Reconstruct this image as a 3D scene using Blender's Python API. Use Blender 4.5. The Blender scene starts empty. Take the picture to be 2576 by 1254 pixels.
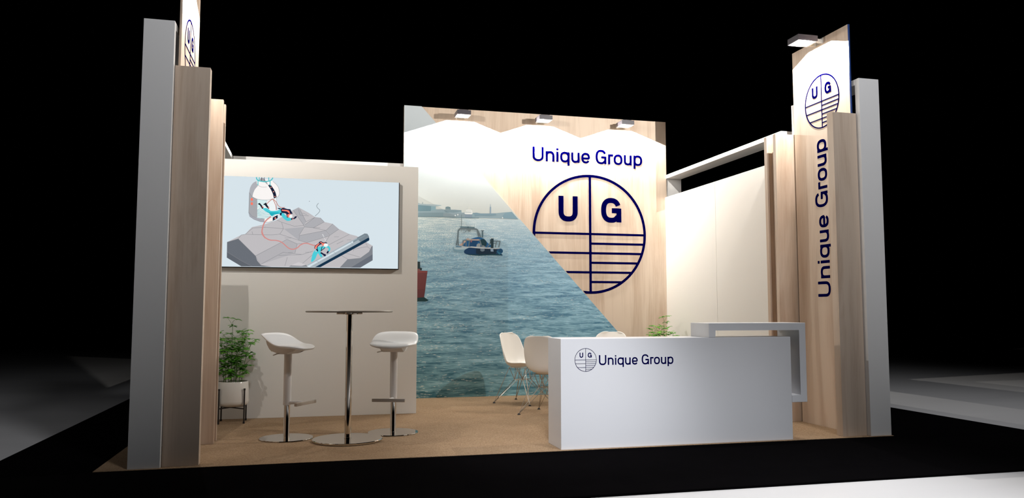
import bpy, bmesh, math, random
from mathutils import Vector, Matrix
random.seed(7)
scene = bpy.context.scene
COL = scene.collection
PI = math.pi

# ------------------------------------------------------------------ camera, world, added fill lights, exposure
cam_d = bpy.data.cameras.new('camera'); cam = bpy.data.objects.new('camera', cam_d); COL.objects.link(cam)
cam_d.sensor_fit = 'HORIZONTAL'; cam_d.sensor_width = 36.0; cam_d.lens = 27.665
cam_d.clip_start = 0.05; cam_d.clip_end = 300
cam.location = (0, 0, 1.10)
cam.rotation_euler = (math.radians(94.5), 0, math.radians(-14.145))
scene.camera = cam
world = bpy.data.worlds.new('world'); scene.world = world; world.use_nodes = True
world.node_tree.nodes['Background'].inputs[0].default_value = (0.6, 0.62, 0.7, 1)
world.node_tree.nodes['Background'].inputs[1].default_value = 0.0
vs = scene.view_settings
vs.view_transform = 'Standard'; vs.look = 'None'; vs.gamma = 1; vs.use_curve_mapping = False
vs.exposure = 0.0

def fill_light(name, loc, target, power, size, color=(0.93, 0.95, 1.0), spot=None, blend=0.6):
    """an added fill light with no visible fixture, above the aisle and outside the frame"""
    if spot:
        d = bpy.data.lights.new(name, 'SPOT'); d.spot_size = math.radians(spot); d.spot_blend = blend; d.shadow_soft_size = size
    else:
        d = bpy.data.lights.new(name, 'AREA'); d.shape = 'DISK'; d.size = size
    d.energy = power; d.color = color
    o = bpy.data.objects.new(name, d); COL.objects.link(o); o.location = loc
    o.rotation_euler = (Vector(target) - Vector(loc)).to_track_quat('-Z', 'Y').to_euler()
    return o
fill_light('counter_fill', (1.2, 3.2, 3.4), (1.85, 6.05, 0.62), 740, 0.25, spot=38, blend=1.0)  # unseen spot added to brighten the left end of the counter front
fill_light('aisle_fill', (3.6, 3.0, 4.2), (2.9, 4.4, 0), 1080, 0.25, spot=60, blend=1.0)  # unseen spot added for the bright floor in front of the stand
fill_light('column_fill_left', (0.5, 3.0, 5.6), (-1.15, 6.0, 2.9), 360, 0.25, spot=58, blend=1.0)  # added spot: lights the left column, fading towards its foot
fill_light('column_fill_right', (4.0, 3.0, 5.6), (4.9, 6.0, 2.75), 480, 0.25, spot=60, blend=1.0)  # added spot: the same for the right column
fill_light('floor_fill_left', (-5.0, 6.0, 5.0), (-4.5, 7.5, 0), 120, 0.25, spot=110, blend=1.0)  # added, unseen: lifts the hall floor left of the stand
fill_light('floor_fill_right', (8.5, 5.0, 5.0), (8.0, 6.5, 0), 260, 0.25, spot=110, blend=1.0)  # added, unseen: lifts the hall floor right of the stand
LAMP_POWER, LAMP_WIDE, LAMP_EXP, LAMP_SIGN = 108, 3.6, 1.2, 1.0
LAMP_COLOR = (1.0, 0.968, 0.918)

# ------------------------------------------------------------------ materials
def srgb(h):
    c = [int(h[i:i+2], 16) / 255 for i in (0, 2, 4)]
    return tuple((x / 12.92 if x <= 0.04045 else ((x + 0.055) / 1.055) ** 2.4) for x in c) + (1,)
class NT:
    def __init__(s, name):
        s.m = bpy.data.materials.new(name); s.m.use_nodes = True; s.t = s.m.node_tree
        s.t.nodes.clear(); s.out = s.n('ShaderNodeOutputMaterial')
    def n(s, k, **kw):
        nd = s.t.nodes.new(k)
        for a, v in kw.items():
            if a == 'ins':
                for i, x in v.items(): nd.inputs[i].default_value = x
            else: setattr(nd, a, v)
        return nd
    def l(s, a, b): s.t.links.new(a, b)
    def math(s, op, a, b=None, clamp=False):
        nd = s.n('ShaderNodeMath', operation=op); nd.use_clamp = clamp
        for i, v in enumerate((a, b)):
            if v is None: continue
            if isinstance(v, (int, float)): nd.inputs[i].default_value = v
            else: s.l(v, nd.inputs[i])
        return nd.outputs[0]
    def mix(s, f, a, b, blend='MIX'):
        nd = s.n('ShaderNodeMix', data_type='RGBA', blend_type=blend)
        for i, v in ((0, f), (6, a), (7, b)):
            if hasattr(v, 'is_linked'): s.l(v, nd.inputs[i])
            else: nd.inputs[i].default_value = v
        return nd.outputs[2]
    def ramp(s, f, stops, interp='LINEAR'):
        nd = s.n('ShaderNodeValToRGB'); e = nd.color_ramp.elements; nd.color_ramp.interpolation = interp
        while len(e) > 1: e.remove(e[-1])
        e[0].position, e[0].color = stops[0]
        for p, c in stops[1:]:
            k = e.new(p); k.color = c
        s.l(f, nd.inputs[0]); return nd.outputs[0]
    def principled(s, color, rough=0.5, metal=0.0, spec=0.5, **kw):
        b = s.n('ShaderNodeBsdfPrincipled')
        if hasattr(color, 'is_linked'): s.l(color, b.inputs['Base Color'])
        else: b.inputs['Base Color'].default_value = color
        b.inputs['Roughness'].default_value = rough; b.inputs['Metallic'].default_value = metal
        b.inputs['Specular IOR Level'].default_value = spec
        for k, v in kw.items(): b.inputs[k.replace('_', ' ')].default_value = v
        s.l(b.outputs[0], s.out.inputs[0]); return b
def plain(name, hexc, rough=0.5, metal=0.0, spec=0.5, mottle=0.03, **kw):
    t = NT(name); tc = t.n('ShaderNodeTexCoord'); nz = t.n('ShaderNodeTexNoise', ins={'Scale': 6.0, 'Detail': 3.0})
    t.l(tc.outputs['Object'], nz.inputs['Vector'])
    c = srgb(hexc); k = 1 - mottle
    col = t.mix(nz.outputs[0], (c[0]*k, c[1]*k, c[2]*k, 1), c)
    t.principled(col, rough, metal, spec, **kw); return t.m
def wood(name, light, dark, scale=1.0, rough=0.5, axis='Z'):
    t = NT(name); tc = t.n('ShaderNodeTexCoord'); mp = t.n('ShaderNodeMapping')
    info = t.n('ShaderNodeObjectInfo'); add = t.n('ShaderNodeVectorMath', operation='ADD')
    sc = t.n('ShaderNodeVectorMath', operation='SCALE'); sc.inputs[0].default_value = (7.3, 3.1, 5.7); t.l(info.outputs['Random'], sc.inputs['Scale'])
    t.l(tc.outputs['Object'], add.inputs[0]); t.l(sc.outputs[0], add.inputs[1]); t.l(add.outputs[0], mp.inputs[0])
    mp.inputs['Scale'].default_value = (3.2*scale, 3.2*scale, 0.34*scale)
    n1 = t.n('ShaderNodeTexNoise', ins={'Scale': 1.6, 'Detail': 6.0, 'Roughness': 0.6, 'Distortion': 0.9}); t.l(mp.outputs[0], n1.inputs['Vector'])
    mp2 = t.n('ShaderNodeMapping'); mp2.inputs['Scale'].default_value = (42*scale, 42*scale, 1.1*scale); t.l(add.outputs[0], mp2.inputs[0])
    n2 = t.n('ShaderNodeTexNoise', ins={'Scale': 1.5, 'Detail': 4.0, 'Roughness': 0.6}); t.l(mp2.outputs[0], n2.inputs['Vector'])
    wv = t.n('ShaderNodeTexWave', wave_type='RINGS', ins={'Scale': 0.35, 'Distortion': 5.0, 'Detail': 3.0, 'Detail Scale': 1.2}); t.l(mp.outputs[0], wv.inputs['Vector'])
    f = t.math('ADD', t.math('MULTIPLY', n1.outputs[0], 0.75), t.math('MULTIPLY', n2.outputs[0], 0.25))
    f = t.math('ADD', f, t.math('MULTIPLY', wv.outputs[0], 0.10))
    col = t.ramp(f, [(0.38, srgb(dark)), (0.60, srgb(light))])
    t.principled(col, rough, spec=0.35); return t.m
M = {}
M['wood'] = wood('maple_veneer', 'd0bca8', 'b89f89')
M['white'] = plain('white_laminate', 'e6e4e1', 0.45, mottle=0.012)
M['white_wall'] = plain('white_wall_panel', 'dedad3', 0.4, mottle=0.012)
M['counter'] = plain('white_lacquer', 'dcdcde', 0.35, mottle=0.01)
M['navy'] = plain('navy_paint', '00003a', 0.9, spec=0.0, mottle=0.0)
M['navy_edge'] = plain('navy_edge', '1c3c78', 0.5, mottle=0.0)
M['chrome'] = plain('polished_chrome', 'd6d2cc', 0.06, 1.0, mottle=0.0)
M['satin'] = plain('satin_steel', 'b8b2aa', 0.25, 1.0, mottle=0.0)
M['footrest'] = plain('brushed_footrest_metal', 'b9b0a6', 0.38, 0.55, mottle=0.0)
M['seat_white'] = plain('white_seat_shell', 'ecebe9', 0.35, mottle=0.0)
M['sleeve'] = plain('white_painted_metal', 'd3cfcb', 0.4, mottle=0.0)
M['table_top'] = plain('shaded_table_laminate', '8f877b', 0.35, mottle=0.01)  # grey-brown: shade on the table edge is put into the colour
M['chair_shell'] = plain('white_moulded_plastic', 'e9e4dc', 0.4, mottle=0.0)
M['lamp_body'] = plain('dark_grey_lamp_metal', '47444a', 0.45, 0.0, mottle=0.02)
M['lamp_white'] = plain('white_lamp_bracket', 'd8d2c6', 0.4, mottle=0.0)
M['black_metal'] = plain('black_metal', '1d1715', 0.5, mottle=0.0)
M['rubber'] = plain('black_rubber', '191719', 0.7, mottle=0.0)
M['ceramic'] = plain('white_glazed_ceramic', 'd9d4cc', 0.12, mottle=0.01)
M['soil'] = plain('potting_soil', '3a2c20', 0.9, mottle=0.5)
M['stem'] = plain('green_stem', '4f7a2e', 0.5, mottle=0.1)
M['bezel'] = plain('black_bezel', '0b0b0d', 0.3, mottle=0.0)
M['black_carpet'] = plain('black_carpet_pile', '0a090a', 0.95, spec=0.0, mottle=0.3)
M['seam'] = plain('seam_shadow_gap', '8a867f', 0.7, mottle=0.0)

def mat_leaf():
    t = NT('leaf'); tc = t.n('ShaderNodeTexCoord'); nz = t.n('ShaderNodeTexNoise', ins={'Scale': 14.0, 'Detail': 2.0})
    t.l(tc.outputs['Object'], nz.inputs['Vector'])
    col = t.ramp(nz.outputs[0], [(0.3, srgb('37701f')), (0.5, srgb('56992b')), (0.7, srgb('84c046'))])
    b = t.principled(col, 0.35, spec=0.5)
    tr = t.n('ShaderNodeBsdfTranslucent'); t.l(col, tr.inputs[0]); mx = t.n('ShaderNodeMixShader'); mx.inputs[0].default_value = 0.25
    t.l(b.outputs[0], mx.inputs[1]); t.l(tr.outputs[0], mx.inputs[2]); t.l(mx.outputs[0], t.out.inputs[0]); return t.m
M['leaf'] = mat_leaf()
def mat_carpet():
    t = NT('coir_carpet'); tc = t.n('ShaderNodeTexCoord')
    mp = t.n('ShaderNodeMapping'); mp.inputs['Rotation'].default_value = (0, 0, 0.25); t.l(tc.outputs['Object'], mp.inputs[0])
    mp.inputs['Scale'].default_value = (1, 1, 1)
    a = t.n('ShaderNodeTexWave', bands_direction='X', ins={'Scale': 24.0, 'Distortion': 3.0, 'Detail': 3.0, 'Detail Scale': 3.0}); t.l(mp.outputs[0], a.inputs['Vector'])
    b = t.n('ShaderNodeTexWave', bands_direction='Y', ins={'Scale': 24.0, 'Distortion': 3.0, 'Detail': 3.0, 'Detail Scale': 3.0}); t.l(mp.outputs[0], b.inputs['Vector'])
    n = t.n('ShaderNodeTexNoise', ins={'Scale': 75.0, 'Detail': 4.0, 'Roughness': 0.75}); t.l(mp.outputs[0], n.inputs['Vector'])
    big = t.n('ShaderNodeTexNoise', ins={'Scale': 3.0, 'Detail': 3.0}); t.l(mp.outputs[0], big.inputs['Vector'])
    f = t.math('ADD', t.math('MULTIPLY', t.math('MULTIPLY', a.outputs[0], b.outputs[0]), 0.16), t.math('MULTIPLY', n.outputs[0], 0.85))
    f = t.math('ADD', f, t.math('MULTIPLY', big.outputs[0], 0.15))
    col = t.ramp(f, [(0.25, srgb('66503b')), (0.48, srgb('8a7157')), (0.68, srgb('a68d71'))])
    p = t.principled(col, 0.95, spec=0.1)
    bp = t.n('ShaderNodeBump', ins={'Strength': 0.35, 'Distance': 0.004}); t.l(f, bp.inputs['Height']); t.l(bp.outputs[0], p.inputs['Normal'])
    return t.m
M['carpet'] = mat_carpet()
def mat_hall():
    t = NT('polished_hall_floor'); tc = t.n('ShaderNodeTexCoord')
    mp = t.n('ShaderNodeMapping'); mp.inputs['Scale'].default_value = (0.25, 1.2, 1); t.l(tc.outputs['Object'], mp.inputs[0])
    n = t.n('ShaderNodeTexNoise', ins={'Scale': 1.3, 'Detail': 4.0}); t.l(mp.outputs[0], n.inputs['Vector'])
    col = t.mix(n.outputs[0], srgb('c2c0bf'), srgb('d4d2d0'))
    t.principled(col, 0.4, spec=0.4); return t.m
M['hall_floor'] = mat_hall()
def mat_glass():
    t = NT('lamp_glass'); em = t.n('ShaderNodeEmission'); em.inputs[0].default_value = (1, 0.97, 0.92, 1); em.inputs[1].default_value = 1.3
    t.l(em.outputs[0], t.out.inputs[0]); return t.m
M['lamp_glass'] = mat_glass()
def flat_mat(hexc, emit):
    k = ('screen_' if emit else 'print_') + hexc
    if k in M: return M[k]
    t = NT(k)
    if emit:
        e = t.n('ShaderNodeEmission'); e.inputs[0].default_value = srgb(hexc); e.inputs[1].default_value = 0.97; t.l(e.outputs[0], t.out.inputs[0])
    else: t.principled(tuple(x*0.74 for x in srgb(hexc)[:3]) + (1,), 0.6, spec=0.2)
    M[k] = t.m; return t.m
def mat_sea(zh=2.306):
    """printed photograph of a harbour: pale sky, and water with waves that shrink towards the horizon"""
    t = NT('printed_sea_and_sky'); tc = t.n('ShaderNodeTexCoord'); sp = t.n('ShaderNodeSeparateXYZ'); t.l(tc.outputs['Object'], sp.inputs[0])
    X, Z = sp.outputs[0], sp.outputs[2]
    d = t.math('MAXIMUM', t.math('SUBTRACT', zh, Z), 0.0)
    dd = t.math('ADD', d, 0.16)
    u = t.math('DIVIDE', t.math('SUBTRACT', X, 2.2), dd); v = t.math('DIVIDE', 1.0, dd)
    lv = t.math('LOGARITHM', dd, 2.718)
    cb = t.n('ShaderNodeCombineXYZ'); t.l(u, cb.inputs[0]); t.l(t.math('MULTIPLY', v, 6.0), cb.inputs[1])
    cl = t.n('ShaderNodeCombineXYZ'); t.l(t.math('MULTIPLY', u, 2.0), cl.inputs[0]); t.l(t.math('MULTIPLY', lv, 17.0), cl.inputs[1])
    w1 = t.n('ShaderNodeTexNoise', ins={'Scale': 1.3, 'Detail': 6.0, 'Roughness': 0.6, 'Distortion': 0.9}); t.l(cl.outputs[0], w1.inputs['Vector'])
    w2 = t.n('ShaderNodeTexNoise', ins={'Scale': 4.2, 'Detail': 4.0, 'Roughness': 0.6, 'Distortion': 1.2}); t.l(cl.outputs[0], w2.inputs['Vector'])
    base = t.ramp(t.math('DIVIDE', d, 2.4), [(0.0, srgb('9fb1b9')), (0.06, srgb('98aeb9')), (0.18, srgb('93b4c5')), (0.36, srgb('98bfd1')), (0.6, srgb('9bc5d5')), (1.0, srgb('90c0ca'))])
    dark = t.ramp(t.math('DIVIDE', d, 2.4), [(0.0, srgb('90a5b0')), (0.12, srgb('7696a9')), (0.36, srgb('567f9a')), (0.6, srgb('497890')), (1.0, srgb('3b6e7b'))])
    wave = t.math('ADD', t.math('MULTIPLY', w1.outputs[0], 0.55), t.math('MULTIPLY', w2.outputs[0], 0.45))
    wf = t.n('ShaderNodeMapRange', ins={'From Min': 0.40, 'From Max': 0.60}); t.l(wave, wf.inputs[0])
    sea = t.mix(wf.outputs[0], dark, base)
    cr = t.n('ShaderNodeMapRange', ins={'From Min': 0.58, 'From Max': 0.70, 'To Max': 0.45}); t.l(wave, cr.inputs[0])
    sea = t.mix(cr.outputs[0], sea, srgb('c9d6da'))
    # left side greener
    gx = t.n('ShaderNodeMapRange', ins={'From Min': 2.0, 'From Max': 1.0, 'To Max': 0.35}); t.l(X, gx.inputs[0])
    sea = t.mix(gx.outputs[0], sea, srgb('a9b8a8'), 'MULTIPLY')
    # sparkle
    s1 = t.n('ShaderNodeTexNoise', ins={'Scale': 13.0, 'Detail': 2.0, 'Roughness': 0.6}); t.l(cl.outputs[0], s1.inputs['Vector'])
    s2 = t.n('ShaderNodeTexNoise', ins={'Scale': 0.9, 'Detail': 2.0}); t.l(cl.outputs[0], s2.inputs['Vector'])
    near = t.n('ShaderNodeMapRange', ins={'From Min': 0.75, 'From Max': 0.05, 'To Max': 0.085}); t.l(d, near.inputs[0])
    lft = t.n('ShaderNodeMapRange', ins={'From Min': 2.8, 'From Max': 1.2, 'To Max': 0.05}); t.l(X, lft.inputs[0])
    sm = t.math('ADD', t.math('ADD', s1.outputs[0], t.math('MULTIPLY', t.math('SUBTRACT', s2.outputs[0], 0.5), 0.28)), t.math('ADD', near.outputs[0], lft.outputs[0]))
    sf = t.n('ShaderNodeMapRange', ins={'From Min': 0.668, 'From Max': 0.72}); t.l(sm, sf.inputs[0])
    sea = t.mix(sf.outputs[0], sea, srgb('efeee0'))
    sky = t.ramp(t.math('DIVIDE', t.math('SUBTRACT', Z, zh), 1.44), [(0.0, srgb('aeb2ae')), (0.25, srgb('afb5b5')), (0.6, srgb('b5bfc3')), (1.0, srgb('c3cbd0'))])
    hz = t.math('GREATER_THAN', Z, zh)
    t.principled(t.mix(hz, sea, sky), 0.55, spec=0.25); return t.m
M['sea'] = mat_sea()

# ------------------------------------------------------------------ mesh helpers
def obj(name, bm, mat, parent=None, smooth=False, offset=None):
    """link a bmesh as ONE object; world coordinates minus the parent's base when offset is given"""
    me = bpy.data.meshes.new(name)
    bmesh.ops.recalc_face_normals(bm, faces=bm.faces)
    bm.to_mesh(me); bm.free()
    for m in (mat if isinstance(mat, (list, tuple)) else [mat]): me.materials.append(m)
    if offset is not None: me.transform(Matrix.Translation(-Vector(offset)))
    if smooth:
        for p in me.polygons: p.use_smooth = True
        try: me.set_sharp_from_angle(angle=math.radians(38))
        except Exception: pass
    o = bpy.data.objects.new(name, me); COL.objects.link(o)
    if parent: o.parent = parent
    elif offset is not None: o.location = offset
    return o
def tag(o, label, cat, group=None, kind=None):
    o['label'] = label; o['category'] = cat
    if group: o['group'] = group
    if kind: o['kind'] = kind
    return o
def thing(name, label, cat, loc=(0, 0, 0), rz=0.0, group=None):
    o = bpy.data.objects.new(name, None); COL.objects.link(o); o.empty_display_size = 0.1
    o.location = loc; o.rotation_euler = (0, 0, rz); return tag(o, label, cat, group)
def dup(o, loc=None, rot=None, label=None, parent=None):
    kids = list(o.children)
    c = o.copy(); COL.objects.link(c)
    if parent: c.parent = parent
    if loc is not None: c.location = loc
    if rot is not None: c.rotation_euler = rot
    if label: c['label'] = label
    for k in kids: dup(k, parent=c)
    return c
def struct(o): o['kind'] = 'structure'; return o
def box(bm, x0, x1, y0, y1, z0, z1, bev=0.0):
    r = bmesh.ops.create_cube(bm, size=1.0)
    for v in r['verts']: v.co = Vector(((x0+x1)/2 + v.co.x*(x1-x0), (y0+y1)/2 + v.co.y*(y1-y0), (z0+z1)/2 + v.co.z*(z1-z0)))
    if bev:
        es = list({e for v in r['verts'] for e in v.link_edges})
        bmesh.ops.bevel(bm, geom=es, offset=bev, segments=2, profile=0.7, affect='EDGES')
    return bm
def newbox(*a, bev=0.003): return box(bmesh.new(), *a, bev=bev)
def lathe(bm, prof, cx=0, cy=0, seg=48, cap=True):
    rings = []
    for r, z in prof:
        rings.append([bm.verts.new((cx + r*math.cos(2*PI*i/seg), cy + r*math.sin(2*PI*i/seg), z)) for i in range(seg)])
    for a, b in zip(rings, rings[1:]):
        for i in range(seg): bm.faces.new((a[i], a[(i+1) % seg], b[(i+1) % seg], b[i]))
    if cap:
        bm.faces.new(rings[0][::-1]); bm.faces.new(rings[-1])
    return bm
def tube(bm, pts, r, seg=8, r1=None):
    pts = [Vector(p) for p in pts]; rings = []; n = len(pts); up = None
    for i, p in enumerate(pts):
        t = (pts[min(i+1, n-1)] - pts[max(i-1, 0)]).normalized()
        if up is None: up = t.orthogonal().normalized()
        up = (up - t*up.dot(t)).normalized(); sd = t.cross(up)
        rr = r + ((r1 if r1 is not None else r) - r)*i/max(n-1, 1)
        rings.append([bm.verts.new(p + up*rr*math.cos(2*PI*k/seg) + sd*rr*math.sin(2*PI*k/seg)) for k in range(seg)])
    for a, b in zip(rings, rings[1:]):
        for i in range(seg): bm.faces.new((a[i], a[(i+1) % seg], b[(i+1) % seg], b[i]))
    bm.faces.new(rings[0][::-1]); bm.faces.new(rings[-1]); return bm
def prism(bm, poly, fmap, d):
    """extrude a 2-D polygon by depth d; fmap(u, v, w) -> world"""
    a = [bm.verts.new(fmap(u, v, 0)) for u, v in poly]; b = [bm.verts.new(fmap(u, v, d)) for u, v in poly]
    n = len(poly); bm.faces.new(a); bm.faces.new(b[::-1])
    for i in range(n): bm.faces.new((a[i], b[i], b[(i+1) % n], a[(i+1) % n]))
    return bm
def stroke(path, w):
    """outline quads of a poly-line of width w (mitred joints, flat ends)"""
    P = [Vector(p) for p in path]; L = []; R = []; n = len(P)
    closed = (P[0] - P[-1]).length < 1e-6
    for i in range(n):
        if closed: a, b, c = P[(i-1) % (n-1)], P[i], P[(i+1) % (n-1)]
        else: a, b, c = P[max(i-1, 0)], P[i], P[min(i+1, n-1)]
        d1 = (b-a).normalized() if (b-a).length > 1e-9 else None; d2 = (c-b).normalized() if (c-b).length > 1e-9 else None
        d1 = d1 or d2; d2 = d2 or d1
        n1 = Vector((-d1.y, d1.x)); n2 = Vector((-d2.y, d2.x)); m = (n1+n2).normalized(); k = w/2/max(0.35, m.dot(n1))
        L.append(b + m*k); R.append(b - m*k)
    return L, R, closed
def add_stroke(bm, path, w, fmap, d):
    L, R, closed = stroke(path, w); n = len(L)
    V = [[bm.verts.new(fmap(p.x, p.y, h)) for p in S] for S in (L, R) for h in (0, d)]
    l0, l1, r0, r1 = V
    for i in range(n-1):
        for q in ((l1[i], l1[i+1], r1[i+1], r1[i]), (l0[i], r0[i], r0[i+1], l0[i+1]), (l0[i], l0[i+1], l1[i+1], l1[i]), (r0[i], r1[i], r1[i+1], r0[i+1])): bm.faces.new(q)
    if not closed:
        for i in (0, n-1): bm.faces.new((l0[i], l1[i], r1[i], r0[i]))
    return bm
def sup(cx, cy, rx, ry, a0, a1, n=22, e=2.45):
    out = []
    for i in range(n+1):
        t = math.radians(a0 + (a1-a0)*i/n); c, s = math.cos(t), math.sin(t)
        out.append((cx + rx*math.copysign(abs(c)**(2/e), c), cy + ry*math.copysign(abs(s)**(2/e), s)))
    return out
# ---- the sign lettering, in thousandths of the line length (baseline at 0)
W_ = 17.6
def glyphs():
    g = []
    g.append(('U', [[(8.5, 121.5), (8.5, 50)] + sup(48, 46, 39.5, 39, 180, 360)[1:-1] + [(87.5, 50), (87.5, 121.5)]], []))
    g.append(('n', [[(124.5, 0), (124.5, 88)], sup(153.75, 50, 29.25, 31, 178, 0) + [(183, 0)]], []))
    g.append(('i', [[(219.5, 0), (219.5, 88)], [(219.5, 101), (219.5, 117.5)]], []))
    g.append(('q', [[(319.5, -29.5), (319.5, 88)], sup(286.5, 44, 33, 37.5, 0, 360, 40)], []))
    g.append(('u', [[(411, 0), (411, 88)], [(353.5, 88), (353.5, 40)] + sup(382.3, 38, 28.8, 31, 180, 358)[1:]], []))
    g.append(('e', [[(445.5, 41), (506, 41)], sup(475.7, 44, 30.3, 37.5, -4, 326, 40)], []))
    g.append(('G', [sup(617, 61, 40, 54.5, 28, 318, 36) + [(656, 30)], [(657, 0), (657, 66)], [(619, 58), (657, 58)]], []))
    g.append(('r', [[(692.5, 0), (692.5, 88)], [(692.5, 79.7), (729, 79.7)]], []))
    g.append(('o', [sup(775, 44, 31.5, 37.5, 0, 360, 40)], []))
    g.append(('u', [[(892.5, 0), (892.5, 88)], [(838.5, 88), (838.5, 40)] + sup(865.5, 38, 27, 31, 180, 358)[1:]], []))
    g.append(('p', [[(928.5, -29.5), (928.5, 88)], sup(960, 44, 31.5, 37.5, 0, 360, 40)], []))
    return g
def wordmark(parent, fmap, length, depth, mat, base):
    s = length/1000
    for ch, strokes, _ in glyphs():
        bm = bmesh.new()
        for i, p in enumerate(strokes): add_stroke(bm, [(x*s, y*s) for x, y in p], W_*s, fmap, depth*(1 + 0.07*i))
        obj('letter', bm, mat, parent, offset=base)
def emblem(parent, fmap, r, depth, mat, base, clip=None):
    """ring with the two letters above the bars; clip = half-plane test in emblem units (u, v)"""
    k = 0.041*r
    def put(name, paths, w, dk=1.0):
        bm = bmesh.new()
        for i, p in enumerate(paths): add_stroke(bm, [(x*r, y*r) for x, y in p], w, fmap, depth*dk*(1 + 0.07*i))
        if clip:
            co, no = clip
            bmesh.ops.bisect_plane(bm, geom=bm.verts[:] + bm.edges[:] + bm.faces[:], plane_co=co, plane_no=no, clear_outer=True)
        if len(bm.faces): obj(name, bm, mat, parent, offset=base)
    rr = 1 - 0.0205
    put('ring', [[(rr*math.cos(2*PI*i/96), rr*math.sin(2*PI*i/96)) for i in range(97)]], k)
    put('upright_bar', [[(0, -rr), (0, rr)]], k*0.95, 0.93)
    def half(y): return math.sqrt(max(0, rr*rr - y*y))
    for i in range(6):
        y = -0.1605*i; h = half(y)
        put('crossbar', [[(-h if i % 2 == 0 else 0.0, y), (h, y)]], k*0.85, 0.87)
    put('letter', [[(-0.51, 0.626), (-0.51, 0.39)] + sup(-0.386, 0.37, 0.124, 0.128, 180, 360)[1:-1] + [(-0.262, 0.39), (-0.262, 0.626)]], 0.084*r)
    put('letter', [sup(0.376, 0.41, 0.135, 0.168, 24, 318, 36) + [(0.505, 0.30)], [(0.515, 0.21), (0.515, 0.445)], [(0.39, 0.405), (0.515, 0.405)]], 0.084*r)

def art(bm, entries, y_front, mats, emit, step, z0=None):
    """flat picture elements (millimetres in the picture's plane) in thin layers in front of y_front"""
    idx = {}
    for c, w, s in entries:
        m = flat_mat(c, emit)
        if m not in mats: mats.append(m)
        idx[c] = mats.index(m)
    for i, (c, w, s) in enumerate(entries):
        pts = [tuple(float(v)/1000 for v in q.split(',')) for q in s.split()]
        y = y_front - step*(i+1); faces = []
        if w == 0:
            clean = []
            for p in pts:
                if not clean or p != clean[-1]: clean.append(p)
            if clean[0] == clean[-1]: clean.pop()
            if len(clean) < 3: continue
            from mathutils.geometry import tessellate_polygon
            vs_ = [bm.verts.new((x, y, z)) for x, z in clean]
            for t in tessellate_polygon([[Vector((x, z, 0)) for x, z in clean]]):
                try: faces.append(bm.faces.new([vs_[k] for k in t]))
                except ValueError: pass
        else:
            clean = [pts[0]]
            for p in pts[1:]:
                if p != clean[-1]: clean.append(p)
            if len(clean) < 2: continue
            L, R, cl = stroke(clean, w/1000)
            lv = [bm.verts.new((p.x, y, p.y)) for p in L]; rv = [bm.verts.new((p.x, y, p.y)) for p in R]
            for k in range(len(lv)-1): faces.append(bm.faces.new((lv[k], lv[k+1], rv[k+1], rv[k])))
        for f in faces: f.material_index = idx[c]

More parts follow.
